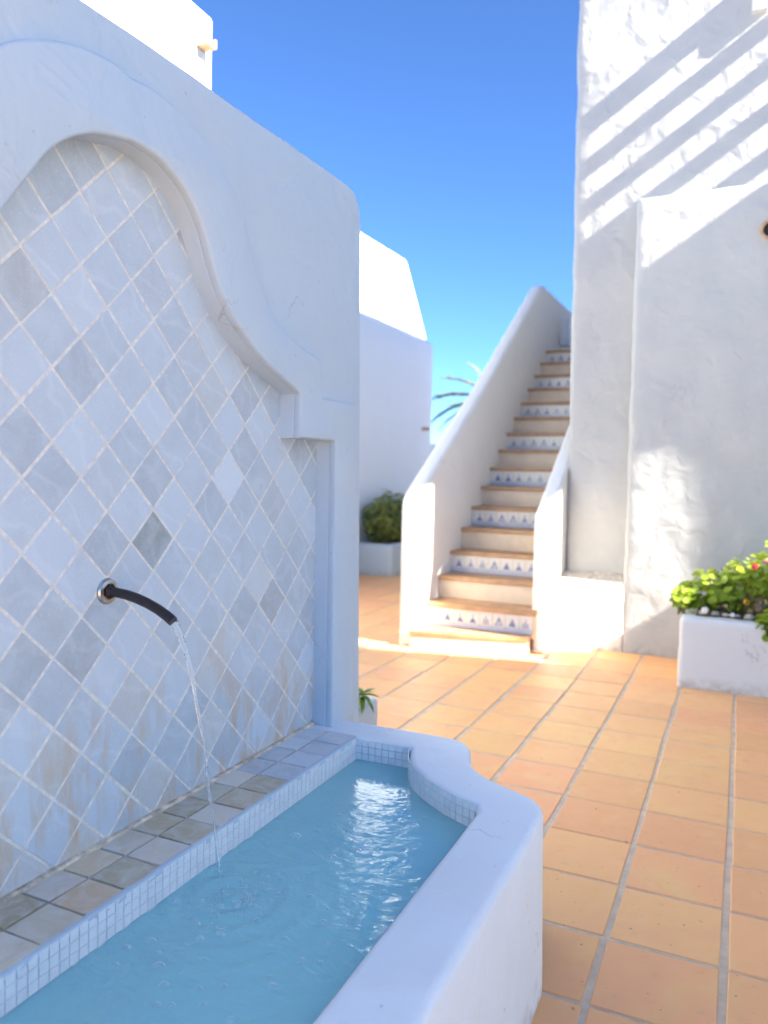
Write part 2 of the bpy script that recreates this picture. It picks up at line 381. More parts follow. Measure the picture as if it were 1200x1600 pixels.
T = 0.32; OX, OY = -1.9819*T, 6.1581*T - 0.0
tints = [(0.80, 0.41, 0.18), (0.82, 0.425, 0.185), (0.79, 0.40, 0.175), (0.80, 0.43, 0.18), (0.80, 0.385, 0.18), (0.81, 0.44, 0.185), (0.76, 0.37, 0.165)]
tile_me = [chamfer_box(0.3015, 0.308, 0.02, 0.0035) for _ in range(1)]
cells = []
for i in range(-22, 6):
    for j in range(-14, 30):
        x = OX + (i+0.5)*T; y = OY + (j+0.5)*T
        q = project((x, y, 0)); vis = in_frame((x, y, 0), 90) and x < 0.6
        if vis and x < -1.26 and y < 2.3: vis = False       # under and behind the fountain
        if vis and -1.2 < x < -0.62 and y < 2.1: vis = False
        cells.append((0 if vis else 1, q[2] if q else 99, x, y))
cells.sort()
rest = bmesh.new(); lay = rest.loops.layers.float_color.new('tint')
for n, (v, z, x, y) in enumerate(cells):
    t = R.choice(tints); k = 1+R.uniform(-0.05, 0.05); t = (t[0]*k, t[1]*k*R.uniform(0.96, 1.05), t[2]*k)
    dx, dy, dz = R.uniform(-.003, .003), R.uniform(-.003, .003), R.uniform(-.0012, .0008)
    rot = (R.uniform(-.003, .003), R.uniform(-.003, .003), R.uniform(-.010, .010)); sx = R.uniform(0.985, 1.01)
    if n < 300 and v == 0:
        o = link('tile', tile_me[0], M_TERR, floor, (x+dx, y+dy, dz), rot); o.scale = (sx, R.uniform(.985, 1.01), 1); o.color = (*t, 1)
    else:
        b2 = bmesh.new(); b2.from_mesh(tile_me[0]); mt = Matrix.Translation((x+dx, y+dy, dz)) @ Euler(rot).to_matrix().to_4x4()
        vm = {}
        for vv in b2.verts: vm[vv.index] = rest.verts.new(mt @ vv.co)
        for f in b2.faces:
            nf = rest.faces.new([vm[a.index] for a in f.verts])
            for lp in nf.loops: lp[lay] = (*t, 1)
        b2.free()
rs = link('tile_field', finish(rest, 'tile_field', False), M_TERR_S, floor); rs['kind'] = 'stuff'

# ================================================================ fountain wall with its tiled niche
YA = 1.342                                   # axis of the niche
half = [(2.296, 0.40), (2.296, 1.459), (2.066, 1.459), (2.066, 1.593)]
curve_r = spline([(2.066, 1.593), (1.97, 1.630), (1.868, 1.668), (1.795, 1.708), (1.729, 1.752), (1.672, 1.808), (1.631, 1.872), (1.586, 1.962), (1.517, 2.034), (1.43, 2.072), (1.345, 2.079)], 5)
left_up = spline([(1.345, 2.079), (1.24, 2.054), (1.165, 2.013), (1.11, 1.963), (1.058, 1.891), (1.002, 1.815), (0.94, 1.745), (0.88, 1.70), (0.80, 1.66), (0.70, 1.62), (0.618, 1.593)], 5)
niche = half[:3] + curve_r + left_up[1:] + [(0.618, 1.459), (0.388, 1.459), (0.388, 0.40)]
wall_out = [(-4.0, -0.05), (2.585, -0.05), (2.552, 0.45), (2.52, 1.45), (2.498, 2.20)] + spline([(2.497, 2.22), (2.485, 2.285), (2.45, 2.325), (2.39, 2.338)], 4) + [(1.23, 2.318), (-4.0, 2.30)]
fwall = empty('fountain_wall', (-1.257, 1.342, 0), 'tall white plaster wall with curved marble-tiled niche behind the water basin', 'wall')
def to_wall(x0):                              # outline (Y, Z) and depth along X, relative to the empty
    return lambda u, v, d: (x0 + d + 1.257, u - 1.342, v)
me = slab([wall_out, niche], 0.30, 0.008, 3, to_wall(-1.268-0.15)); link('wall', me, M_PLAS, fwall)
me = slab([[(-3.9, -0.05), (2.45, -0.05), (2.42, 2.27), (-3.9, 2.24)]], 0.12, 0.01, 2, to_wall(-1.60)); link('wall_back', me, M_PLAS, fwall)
# raised moulding round the niche
out_r = [(2.455, 0.0), (2.452, 0.5), (2.440, 1.594), (2.203, 1.594), (2.198, 1.66)] + spline([(2.195, 1.712), (2.08, 1.735), (1.969, 1.772), (1.89, 1.82), (1.834, 1.883), (1.797, 1.96), (1.76, 2.03), (1.712, 2.084), (1.63, 2.148), (1.53, 2.196), (1.418, 2.216), (1.33, 2.212)], 5)
out_l = [(2*1.342-a, b) for a, b in out_r[::-1]]
left_fix = spline([(1.33, 2.212), (1.25, 2.196), (1.177, 2.165), (1.084, 2.106), (1.014, 2.045), (0.95, 1.99), (0.90, 1.92)], 4)
band_out = out_r + [(2*1.342-a, b) for a, b in out_r[::-1] if 2*1.342-a < 1.30]
nich_in = [(a, b) for a, b in niche]
nich_in[0] = (2.2965, 0.42); nich_in[-1] = (0.3875, 0.42)
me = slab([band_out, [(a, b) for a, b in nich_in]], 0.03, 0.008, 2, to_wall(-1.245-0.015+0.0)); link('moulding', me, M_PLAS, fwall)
# mortar bed and diamond tiles
link('mortar_bed', rbox((-0.19, -0.99, 0.40), (-0.0642, 0.99, 2.12), 0.002, 3), M_GROUT, fwall)
U = 0.07704; Y3, Z0 = 1.3394, 1.1027
dm = chamfer_box(U*math.sqrt(2)-0.0062, U*math.sqrt(2)-0.0062, 0.006, 0.0012)
special = {(5, 1): (0.27, 0.31, 0.31)}
cnt = 0
for c in range(-10, 17):
    for r in range(-9, 14):
        # tile centres lie where column+row parity is odd relative to the joint crossings
        if (c - 3 + r) % 2 == 0: continue
        yc, zc = Y3 + (c-3)*U, Z0 + r*U
        corners = [(yc+U*.96, zc), (yc-U*.96, zc), (yc, zc+U*.96), (yc, zc-U*.96), (yc, zc), (yc+U*.5, zc+U*.5), (yc-U*.5, zc+U*.5), (yc+U*.5, zc-U*.5), (yc-U*.5, zc-U*.5)]
        if not any(inside(p, niche) for p in corners): continue
        if zc < 0.47 - U*0.9: continue
        e = Euler((R.uniform(-.006, .006), R.uniform(-.006, .006), math.radians(45)+R.uniform(-.008, .008))).to_matrix().to_4x4()
        mw = Matrix(((0, 0, 1, 0), (1, 0, 0, 0), (0, 1, 0, 0), (0, 0, 0, 1))) @ e
        o = link('tile', dm, M_MARB, fwall); o.matrix_basis = Matrix.Translation((-1.320+1.257+R.uniform(-.0008, .0006), yc-1.342+R.uniform(-.001, .001), zc+R.uniform(-.001, .001))) @ mw
        k = R.random(); g = R.uniform(0.44, 0.62)
        t = (g*0.87, g, g*1.10) if k < .80 else ((g*.78, g*.88, g*.93) if k < .88 else ((g*.92, g, g*1.02) if k < .92 else (g*1.0, g*1.13, g*1.22)))
        if zc < 0.80 and k > .7: t = (0.52, 0.54, 0.53)
        t = special.get((c, r), t); o.color = (*t, 1); cnt += 1

# ================================================================ basin
outer_far = [(-1.34, 2.400)] + spline([(-1.20, 2.402), (-1.05, 2.404), (-0.93, 2.404), (-0.84, 2.398), (-0.785, 2.372), (-0.752, 2.320), (-0.735, 2.262), (-0.708, 2.205), (-0.660, 2.152), (-0.600, 2.112), (-0.535, 2.083), (-0.482, 2.052), (-0.450, 2.010), (-0.437, 1.955)], 4) + [(-0.434, 1.80)]
inner_far = [(-1.122, 2.236), (-0.932, 2.246)] + spline([(-0.930, 2.244), (-0.905, 2.175), (-0.868, 2.112), (-0.812, 2.055), (-0.748, 2.006), (-0.680, 1.963), (-0.612, 1.936)], 4) + [(-0.598, 1.90)]
mir = lambda L: [(a, 2*YA-b) for a, b in L[::-1]]
outer = outer_far + mir(outer_far)
inner = inner_far + mir(inner_far)
basin = empty('fountain_basin', (-0.85, 1.342, 0), 'low white plaster water basin with curved corner below the tiled niche', 'fountain')
tb = lambda dz: (lambda u, v, d: (u+0.85, v-1.342, d+dz))
def batter_tb(u, v, d):
    z = d+0.215
    return (u+0.85 + (0.012*(0.48-z)/0.5 if u > -0.5 else 0), v-1.342 + (0.010*(0.48-z)/0.5 if v > 2.0 and u > -1.2 else 0), z)
link('rim', slab([outer, inner], 0.53, 0.022, 4, batter_tb, wob=0.0012), M_RIM, basin)
link('basin_floor', rbox((-0.40, -0.95, 0.02), (0.30, 0.95, 0.10), 0.005, 1), M_POOL, basin)
# ledge: two rows of marble slips on a bed, white nosing at the water side
link('ledge_bed', rbox((-0.469, -0.952, 0.44), (-0.281, 0.911, 0.4815), 0.003, 1), M_GROUT_OLD, basin)
lt = [(0.62, 0.50, 0.33), (0.64, 0.56, 0.42), (0.47, 0.40, 0.26), (0.62, 0.46, 0.29), (0.54, 0.50, 0.37), (0.66, 0.58, 0.47)]
p1 = 0.1055
me1 = chamfer_box(0.081, 0.100, 0.008, 0.0015); me2 = chamfer_box(0.098, 0.100, 0.008, 0.0015)
me2 = chamfer_box(0.100, p1-0.006, 0.008, 0.0015); me1 = chamfer_box(0.084, p1-0.006, 0.008, 0.0015)
for rowx, mm, off in ((-1.276, me1, 0.0), (-1.1765, me2, 0.0)):
    y = 2.145+off+0.5*p1 - 20*p1
    while y < 2.33:
        if 0.40 < y < 2.29:
            ti = R.choice(lt); k = R.uniform(.85, 1.08)
            if y > 1.86: ti = (0.54, 0.60, 0.65)
            o = link('ledge_tile', mm, M_LEDGE, basin, (rowx+0.85+R.uniform(-.001, .001), y-1.342+R.uniform(-.0015, .0015), 0.486+R.uniform(-.0008, .0008)), (R.uniform(-.006, .006), R.uniform(-.006, .006), R.uniform(-.012, .012)))
            o.color = (ti[0]*k, ti[1]*k, ti[2]*k, 1)
        y += p1
link('joint_bead', rbox((-0.480, -0.952, 0.472), (-0.457, 0.952, 0.492), 0.006, 0.03, 0.0022, 40), simple('sandy_joint', (0.66, 0.56, 0.42), 0.9, 30, 0.5, 0.6, 0.003), basin)
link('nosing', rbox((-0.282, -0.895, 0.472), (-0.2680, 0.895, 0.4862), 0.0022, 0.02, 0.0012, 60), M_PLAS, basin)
# mosaic lining: three rows stand above the water
mos_p = 0.0235; WZ = 0.412
mme = chamfer_box(mos_p-0.0022, mos_p-0.0022, 0.0015, 0.0004)
walk = [(-1.122, 0.78), (-1.122, 2.236), (-0.932, 2.246)] + inner_far[2:-1]
def path_pts(path, step):
    out = []; carry = step/2
    for (a, b) in zip(path, path[1:]):
        va, vb = Vector(a), Vector(b); L = (vb-va).length
        if L < 1e-6: continue
        d = carry
        while d < L - (step*0.3 if L > 0.1 else 0): 
            out.append((va.lerp(vb, d/L), (vb-va).normalized())); d += step
        carry = max(d - L, 0) if L < 0.1 else step/2
    return out
pts = path_pts(walk, mos_p); nm = 0
under = bmesh.new(); above = bmesh.new()
src = bmesh.new(); src.from_mesh(mme)
for p, tdir in pts:
    nrm = Vector((tdir.y, -tdir.x))              # towards the water
    for row in range(17):
        z = 0.483 - (row+0.5)*mos_p
        base = Vector((p.x+0.85, p.y-1.342, z)) + Vector((nrm.x, nrm.y, 0))*(0.0042+R.uniform(-.0003, .0003))
        X = Vector((tdir.x, tdir.y, 0)); Z = Vector((nrm.x, nrm.y, 0)); Yv = Z.cross(X)
        mt = Matrix((X, Yv, Z)).transposed().to_4x4(); mt.translation = base
        if row < 3 and nm < 300 and in_frame((p.x, p.y, z), 20):
            o = link('mosaic_tile', mme, M_MOS, basin); o.matrix_basis = mt; nm += 1
        else:
            tgt = above if row < 4 else under
            vm = [tgt.verts.new(mt @ v.co) for v in src.verts]
            for f in src.faces: tgt.faces.new([vm[v.index] for v in f.verts])
src.free()
ob = link('mosaic_lining', finish(under, 'mosaic_lining', False), M_MOSB, basin); ob['kind'] = 'stuff'
ob = link('mosaic_lining', finish(above, 'mosaic_lining', False), M_MOS, basin); ob['kind'] = 'stuff'
# painted lining of the other basin walls
lin = bmesh.new()
ring = inner
a0 = [lin.verts.new((p[0]+0.85, p[1]-1.342, 0.095)) for p in ring]
for k, p in enumerate(ring):
    a = Vector(ring[k-1]); b = Vector(ring[(k+1) % len(ring)]); t = (b-a).normalized(); nn = Vector((-t.y, t.x))
    if not inside((p[0]+nn.x*.004, p[1]+nn.y*.004), ring): nn = -nn
    a0[k].co = (p[0]+nn.x*.0026+0.85, p[1]+nn.y*.0026-1.342, 0.095)
a1 = [lin.verts.new((v.co.x, v.co.y, 0.385)) for v in a0]
for k in range(len(ring)):
    n = (k+1) % len(ring); lin.faces.new((a0[k], a0[n], a1[n], a1[k]))
co_top = [(v.co.x, v.co.y) for v in a0]
link('lining', finish(lin, 'lining', False), M_POOL, basin)
lin = bmesh.new(); a0 = [lin.verts.new((x, y, 0.385)) for x, y in co_top]; a1 = [lin.verts.new((x, y, 0.462)) for x, y in co_top]   # mortar behind the dry rows
for k in range(len(ring)):
    n = (k+1) % len(ring); lin.faces.new((a0[k], a0[n], a1[n], a1[k]))
link('lining', finish(lin, 'lining', False), simple('mosaic_mortar', (0.60, 0.63, 0.63), 0.8, 40, 0.15), basin)

# water surface: a fine sheet, ripples round the place where the jet lands
wb = bmesh.new(); st = 0.0085; HIT = Vector((-1.0, 1.375))
grid = {}
def wv(i, j):
    if (i, j) in grid: return grid[(i, j)]
    x, y = -1.16+i*st, 0.38+j*st; d = (Vector((x, y))-HIT).length
    h = 0.0042*math.sin(d*105)*math.exp(-d*6.0)*min(1, d/0.02)
    h += 0.0022*noise.noise(Vector((x*9, y*6, 1)))*math.exp(-d*2.2) + 0.0022*noise.noise(Vector((x*26, y*17, 4)))*math.exp(-d*3.4)
    h += 0.0035*noise.noise(Vector((x*60, y*60, 2)))*math.exp(-d*22)
    v = wb.verts.new((x, y, WZ+h)); grid[(i, j)] = v; return v
grow = []
cxy = Vector((-0.86, 1.342))
for i in range(0, 70):
    for j in range(0, 228):
        x, y = -1.16+(i+.5)*st, 0.38+(j+.5)*st
        ok = any(inside((x+a, y+b), inner) for a, b in ((0, 0), (.02, 0), (-.02, 0), (0, .02), (0, -.02)))
        if ok: wb.faces.new((wv(i, j), wv(i+1, j), wv(i+1, j+1), wv(i, j+1)))
tag(link('water', finish(wb, 'water', True, 180), M_WATER), kind='structure')

# ================================================================ spout and jet
sp_ = empty('spout', (-1.320, 1.338, 1.073), 'black hose spout with round steel flange in the tiled niche', 'spout')
bm = bmesh.new(); prof = [(0.0, 0.030), (0.004, 0.030), (0.008, 0.0265), (0.009, 0.019), (0.0055, 0.0165), (0.0055, 0.001)]
for s in range(1):
    rings = [[bm.verts.new((x, r*math.cos(k*math.pi/16), r*math.sin(k*math.pi/16))) for k in range(32)] for x, r in prof]
    for i in range(len(rings)-1):
        for k in range(32): bm.faces.new((rings[i][k], rings[i][(k+1) % 32], rings[i+1][(k+1) % 32], rings[i+1][k]))
bmesh.ops.recalc_face_normals(bm, faces=bm.faces)
link('flange', finish(bm, 'flange', True, 35), M_STEEL, sp_)
bm = bmesh.new(); tube(bm, [(0.004, 0, 0), (0.012, 0, 0), (0.013, 0, 0), (0.021, 0, -0.0005)], [0.0165, 0.0165, 0.014, 0.0135], 6)
link('nut', finish(bm, 'nut', False), M_BLACK, sp_)
bm = bmesh.new()
pp = [(0.006, 0, 0.0), (0.03, 0, -0.0005), (0.06, 0, -0.0035), (0.09, 0, -0.009), (0.12, 0, -0.017), (0.15, 0, -0.028), (0.175, 0, -0.040), (0.193, 0, -0.051)]
rg = tube(bm, pp, [0.0105, 0.0112, 0.0115, 0.0115, 0.0115, 0.0115, 0.0117, 0.0117], 16, False)
bm.faces.new(rg[0][::-1])
tdir = (Vector(pp[-1])-Vector(pp[-2])).normalized(); cen = Vector(pp[-1])
i1 = [bm.verts.new(cen + (v.co-cen)*0.74) for v in rg[-1]]; i2 = [bm.verts.new(cen + (v.co-cen)*0.72 - tdir*0.03) for v in rg[-1]]
for a, b in ((rg[-1], i1), (i1, i2)):
    for k in range(16): bm.faces.new((a[k], a[(k+1) % 16], b[(k+1) % 16], b[k]))
bm.faces.new(i2)
bmesh.ops.recalc_face_normals(bm, faces=bm.faces)
link('hose', finish(bm, 'hose', True, 50), M_BLACK, sp_)
bm = bmesh.new(); jp = []; jr = []
P0 = Vector((-1.133, 1.338, 1.026)); N = 26
for i in range(N+1):
    t = i/N; z = P0.z - 0.60*t**1.0 if False else None
    tt = t*0.33
    x = P0.x + 0.42*tt; zz = P0.z - 0.30*tt - 4.85*tt*tt
    jp.append((x + 0.0012*math.sin(t*23), P0.y + 0.010*t + 0.0010*math.sin(t*31+1), zz))
    jr.append(0.0075*(1-t)**3.2 + 0.0029 + 0.0007*math.sin(t*37))
    if zz < WZ-0.004: break
tube(bm, jp, jr, 10)
tag(link('water_jet', finish(bm, 'water_jet', True, 80), M_JET), 'thin clear stream of water falling from the black spout into the basin', 'water jet')

# bubbles on the water
bub = bmesh.new(); bmesh.ops.create_uvsphere(bub, u_segments=12, v_segments=8, radius=1.0)
bmesh.ops.delete(bub, geom=[v for v in bub.verts if v.co.z < -0.3], context='VERTS')
bme = finish(bub, 'bubble', True, 180); bme.materials.append(M_BUB)
def pix_on(x, y, z):
    d = fw + rt*((x-600)/F) + up*((800-y)/F); t = (z-HC)/d.z; return Vector((0, 0, HC)) + d*t
bpx = [(462, 1308, 11), (625, 1288, 8), (648, 1292, 9), (634, 1328, 7), (628, 1338, 10), (622, 1363, 8), (236, 1472, 10), (198, 1482, 9), (248, 1511, 12), (256, 1540, 10), (310, 1545, 8), (350, 1543, 8), (425, 1543, 12), (470, 1503, 10), (440, 1375, 7), (370, 1369, 6), (247, 1490, 6), (284, 1523, 6), (318, 1570, 7), (268, 1572, 8), (245, 1572, 9), (360, 1596, 10), (420, 1528, 7), (312, 1468, 9), (345, 1458, 11), (402, 1440, 8), (395, 1418, 9), (345, 1418, 8), (276, 1408, 8), (445, 1468, 7), (582, 1388, 7), (600, 1395, 7), (520, 1340, 8), (495, 1300, 7), (530, 1276, 7), (545, 1300, 6), (560, 1330, 7), (485, 1402, 7), (505, 1442, 8), (655, 1320, 5), (610, 1312, 6), (500, 1505, 7), (512, 1475, 6), (180, 1508, 7), (320, 1500, 6)]
for k, (x, y, d) in enumerate(bpx):
    p = pix_on(x, y, WZ)
    if not inside((p.x, p.y), inner): continue
    q = project(p); rad = d*0.78*q[2]/F
    o = link('bubble', bme, None, None, (p.x, p.y, WZ+rad*0.05)); o.scale = (rad, rad, rad*0.62)
    where = 'near the far curved rim' if x > 540 else ('around the landing water stream' if x > 330 else 'at the near left end of the basin')
    tag(o, 'small clear air bubble floating ' + where, 'bubble', 'air bubbles ' + where)

fo = bmesh.new(); rgf = random.Random(5)
for k in range(300):
    a = rgf.uniform(0, 6.28); d = abs(rgf.gauss(0, 0.085))+0.006; x, y = HIT.x+math.cos(a)*d*0.9+0.04, HIT.y+math.sin(a)*d*1.5
    if not inside((x, y), inner): continue
    r_ = rgf.uniform(0.0012, 0.0048)*(1 if d < .1 else .7)
    b2 = bmesh.ops.create_icosphere(fo, subdivisions=1, radius=r_, matrix=Matrix.Translation((x, y, WZ+0.001)) @ Matrix.Scale(0.7, 4, (0, 0, 1)))
fob = link('foam', finish(fo, 'foam', True, 180), M_BUB); tag(fob, kind='stuff')
# ================================================================ staircase
Y1, RUN, RISE, Zb, XL, XR = 5.737, 0.273, 0.1825, 0.137, -2.27, -1.43
stairs = empty('staircase', (-1.85, 5.46, 0), 'outdoor staircase with blue painted tile risers between white parapets', 'staircase')
off = Vector((1.85, -5.46, 0))
def stp(lo, hi, r=0.004, step=1.0, **k): return rbox(Vector(lo)+off, Vector(hi)+off, r, step, **k)
def motif(kind, u, v, rg):
    """blue drawing on one tile, u and v in 0..1"""
    cream = Vector((0.74, 0.69, 0.60)); blue = Vector((0.07, 0.12, 0.34)); c = cream
    if v < 0.30:
        f = 0.35 + 0.25*rg.random() + (0.25 if v < 0.09 else 0) + 0.25*math.sin(u*19+v*30)*0.4
        c = cream.lerp(Vector((0.20, 0.27, 0.48)), max(0, min(1, f)))
    else:
        x = abs(u-0.5)*1.12; h = (v-0.33)/0.40; hit = 0
        if 0 <= h <= 1.15:
            if kind == 0: hit = x < 0.30*(1-h) + 0.02                                   # gabled house
            elif kind == 1: hit = (x < 0.05) or (h < 0.18 and x < 0.30) or (0.2 < h < 0.85 and 0.07 < x < 0.28*(1-h)+.05)   # boat
            elif kind == 2: hit = (h < 0.15 and x < 0.34) or (0.15 <= h < 0.62 and x < 0.27*(1.05-h)) or (h >= 0.62 and x < 0.035)
            elif kind == 3: hit = abs(x-0.30*(1-h)) < 0.055 or (h < 0.16 and x < 0.36) or x < 0.04
            else: hit = (x < 0.34*(1-h) and int(h*7) % 2 == 0) or x < 0.03             # tree
        if hit: c = cream.lerp(blue, 0.85+0.15*rg.random())
        elif h < 1.1 and rg.random() < 0.06: c = cream.lerp(blue, 0.3)
    return (*c, 1)
TW, TH = 0.105, RISE-0.036
tile_print = []
for kind in range(5):
    for var in range(2):
        rg = random.Random(kind*10+var); bm = bmesh.new(); NU, NV = 16, 22; lay = bm.verts.layers.float_color.new('print')
        g = [[bm.verts.new((-TW/2+0.001+(TW-0.002)*i/NU, -0.006, 0.001+(TH-0.002)*j/NV)) for j in range(NV+1)] for i in range(NU+1)]
        for i in range(NU+1):
            for j in range(NV+1): g[i][j][lay] = motif(kind, i/NU, j/NV, rg)
        for i in range(NU):
            for j in range(NV): bm.faces.new((g[i][j], g[i+1][j], g[i+1][j+1], g[i][j+1]))
        edge = [g[i][0] for i in range(NU+1)] + [g[NU][j] for j in range(1, NV+1)] + [g[i][NV] for i in range(NU-1, -1, -1)] + [g[0][j] for j in range(NV-1, 0, -1)]
        bk = []
        for v in edge:
            nv = bm.verts.new((v.co.x, 0, v.co.z)); nv[lay] = (0.5, 0.47, 0.42, 1); bk.append(nv)
        for k in range(len(edge)):
            n = (k+1) % len(edge); bm.faces.new((edge[k], bk[k], bk[n], edge[n]))
        tile_print.append(finish(bm, 'painted_tile', False))
def skew(p):
    q = p.copy()
    if q.y < Y1-0.1+off.y: q.y += 0.20*max(0, (q.x-off.x-XL)/0.84)
    return q
link('tread', stp((XL-0.02, Y1-RUN-0.02, Zb-0.032), (XR+0.02, Y1+0.02, Zb), batter=skew), M_TREAD, stairs)
link('riser', stp((XL-0.02, Y1-RUN, -0.02), (XR+0.015, Y1, Zb-0.033), batter=skew), M_RISER, stairs)
NST = 15
for k in range(1, NST+1):
    y = Y1 + RUN*(k-1); z = Zb + RISE*(k-1)
    last = k == NST
    link('tread', stp((XL-0.02, y-0.018, z+RISE-0.034), (XR+0.05, y+(RUN+0.02 if not last else 2.4), z+RISE)), M_TREAD, stairs)
    rs_ = link('riser', stp((XL-0.02, y, z-0.03), (XR+0.05, y+RUN, z+RISE-0.0345)), M_RISER, stairs)
    if k % 2 == 1:
        nT = 9
        x = XR - TW/2 + 0.03
        for t in range(nT):
            xx = x - t*TW
            kk = (t*3 + k*2) % 5 if R.random() < .6 else R.randrange(5)
            o = link('tile', tile_print[kk*2 + R.randrange(2)], M_PRINT, rs_, (xx+off.x, y+off.y-0.0005, z+off.z+0.001))
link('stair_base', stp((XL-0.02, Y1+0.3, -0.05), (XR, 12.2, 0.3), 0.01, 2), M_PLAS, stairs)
def yz(x0): return lambda u, v, d: (x0+d+off.x, u+off.y, v)
prof_l = [(5.50, -0.05), (5.50, 1.02)] + spline([(5.50, 1.04), (5.512, 1.12), (5.56, 1.19)], 3) + [(7.19, 2.20), (9.20, 3.555)] + spline([(9.22, 3.57), (9.30, 3.61), (9.42, 3.625)], 3) + [(12.2, 3.63), (12.2, -0.05)]
link('parapet', slab([prof_l], 0.135, 0.03, 4, yz(-2.335)), M_BOUNCE, stairs)
prof_r = [(5.82, -0.05), (5.82, 0.98)] + spline([(5.82, 1.0), (5.835, 1.05), (5.89, 1.09)], 3) + [(6.9, 1.75), (9.6, 3.53), (9.6, -0.05)]
link('parapet', slab([prof_r], 0.125, 0.03, 4, yz(-1.372)), M_BOUNCE, stairs)
# ================================================================ the house beside the stairs
def bat(x0, y0, z0, k):
    def f(p):
        q = p.copy(); q.x -= 0.011*(p.z) if p.x < -0.9 else 0
        return q
    return f
house = empty('house', (0.2, 6.4, 0), 'tall white house beside the stairs crossed by slanting beam shadows', 'house')
hoff = Vector((-0.2, -6.4, 0))
def hb(lo, hi, r, step, **k): return rbox(Vector(lo)+hoff, Vector(hi)+hoff, r, step, **k)
def hbat(p):
    q = p.copy()
    if q.x < -0.8: q.x -= 0.0085*p.z
    return q
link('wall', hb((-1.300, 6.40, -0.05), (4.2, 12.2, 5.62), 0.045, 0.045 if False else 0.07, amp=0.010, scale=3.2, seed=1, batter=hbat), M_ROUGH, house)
# pergola over the upper terrace: beams run out from the wall
perg = empty('pergola', (1.2, 6.0, 5.0), 'white pergola beams running out from the tall house wall at top right', 'pergola')
for k, low in enumerate((4.865, 4.54, 4.22, 3.90, 3.565)):
    x1 = (5.0-low)/0.66; hh = 0.095 if k else 0.145
    link('beam', rbox((x1-0.10-1.2, 5.84-6.0, 0.0), (x1-1.2, 6.47-6.0, hh), 0.006, 2), M_TIMB, perg)
link('carrier_beam', rbox((0.75-1.2, 5.80-6.0, -0.09), (2.6-1.2, 5.90-6.0, -0.002), 0.008, 2), M_TIMB, perg)
link('beam_end', hb((-0.078, 6.34, 4.735), (0.03, 6.46, 4.93), 0.006, 2), M_TIMB, house)
# nearer block in front of the house
blk = empty('stair_wall', (0.2, 6.13, 0), 'rough white wall with clay drain hole, right of the stairs', 'wall')
boff = Vector((-0.2, -6.13, 0))
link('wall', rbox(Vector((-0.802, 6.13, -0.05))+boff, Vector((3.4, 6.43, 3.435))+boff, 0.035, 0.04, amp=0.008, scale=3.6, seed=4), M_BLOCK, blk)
bm = bmesh.new()
prof = [(-0.02, 0.062), (0.02, 0.070), (0.035, 0.072), (0.038, 0.066), (0.030, 0.052), (-0.02, 0.050)]
rings = [[bm.verts.new((r*math.cos(k*math.pi/14), -x, r*math.sin(k*math.pi/14))) for k in range(28)] for x, r in prof]
for i in range(len(rings)-1):
    for k in range(28): bm.faces.new((rings[i][k], rings[i][(k+1) % 28], rings[i+1][(k+1) % 28], rings[i+1][k]))
bmesh.ops.recalc_face_normals(bm, faces=bm.faces)
pc = Vector((0.108, 6.13, 3.095))+boff
dp = link('drain_pipe', finish(bm, 'drain_pipe', True, 40), M_CLAY, blk, pc)
bm = bmesh.new(); bmesh.ops.create_circle(bm, cap_ends=True, segments=28, radius=0.0505, matrix=Matrix.Rotation(math.pi/2, 4, 'X'))
link('pipe_bore', finish(bm, 'bore', False), M_DARK, dp, (0, -0.012, 0))
# low wall between stair and block, with a small white knob
lw = empty('low_wall', (-1.06, 6.13, 0), 'low white wall with a round knob between stair parapet and rough wall', 'low wall')
loff = Vector((1.06, -6.13, 0))
link('wall', rbox(Vector((-1.33, 6.125, -0.05))+loff, Vector((-0.79, 6.25, 0.53))+loff, 0.03, 0.05, amp=0.006, scale=4, seed=9), M_BOUNCE, lw)
bm = bmesh.new(); bmesh.ops.create_uvsphere(bm, u_segments=14, v_segments=8, radius=0.026)
link('knob', finish(bm, 'knob', True, 180), M_PLAS, lw, Vector((-1.073, 6.118, 0.367))+loff)
bm = bmesh.new()
for i in range(13):
    for j in range(7): bm.verts.new((-1.34+i*0.05+loff.x, 6.24+j*0.03+loff.y, 0.52+0.06*(j/6)+0.02*noise.noise(Vector((i*.7, j*.7, 3)))))
bm.verts.ensure_lookup_table()
for i in range(12):
    for j in range(6): bm.faces.new([bm.verts[a] for a in (i*7+j, i*7+7+j, i*7+8+j, i*7+j+1)])
link('rubble_fill', finish(bm, 'fill', True, 180), M_RUBBLE, lw)
# white lamp on the inner parapet face at the top of the stairs
lp = empty('wall_lamp', (-2.20, 10.35, 3.05), 'small white wall lamp at the top of the stairs', 'lamp')
link('housing', rbox((-0.07, -0.05, 0.05), (0.05, 0.05, 0.36), 0.02, 0.2), M_LAMP, lp)
link('shade', rbox((-0.06, -0.06, 0.0), (0.06, 0.06, 0.052), 0.012, 0.2), M_LAMP, lp)

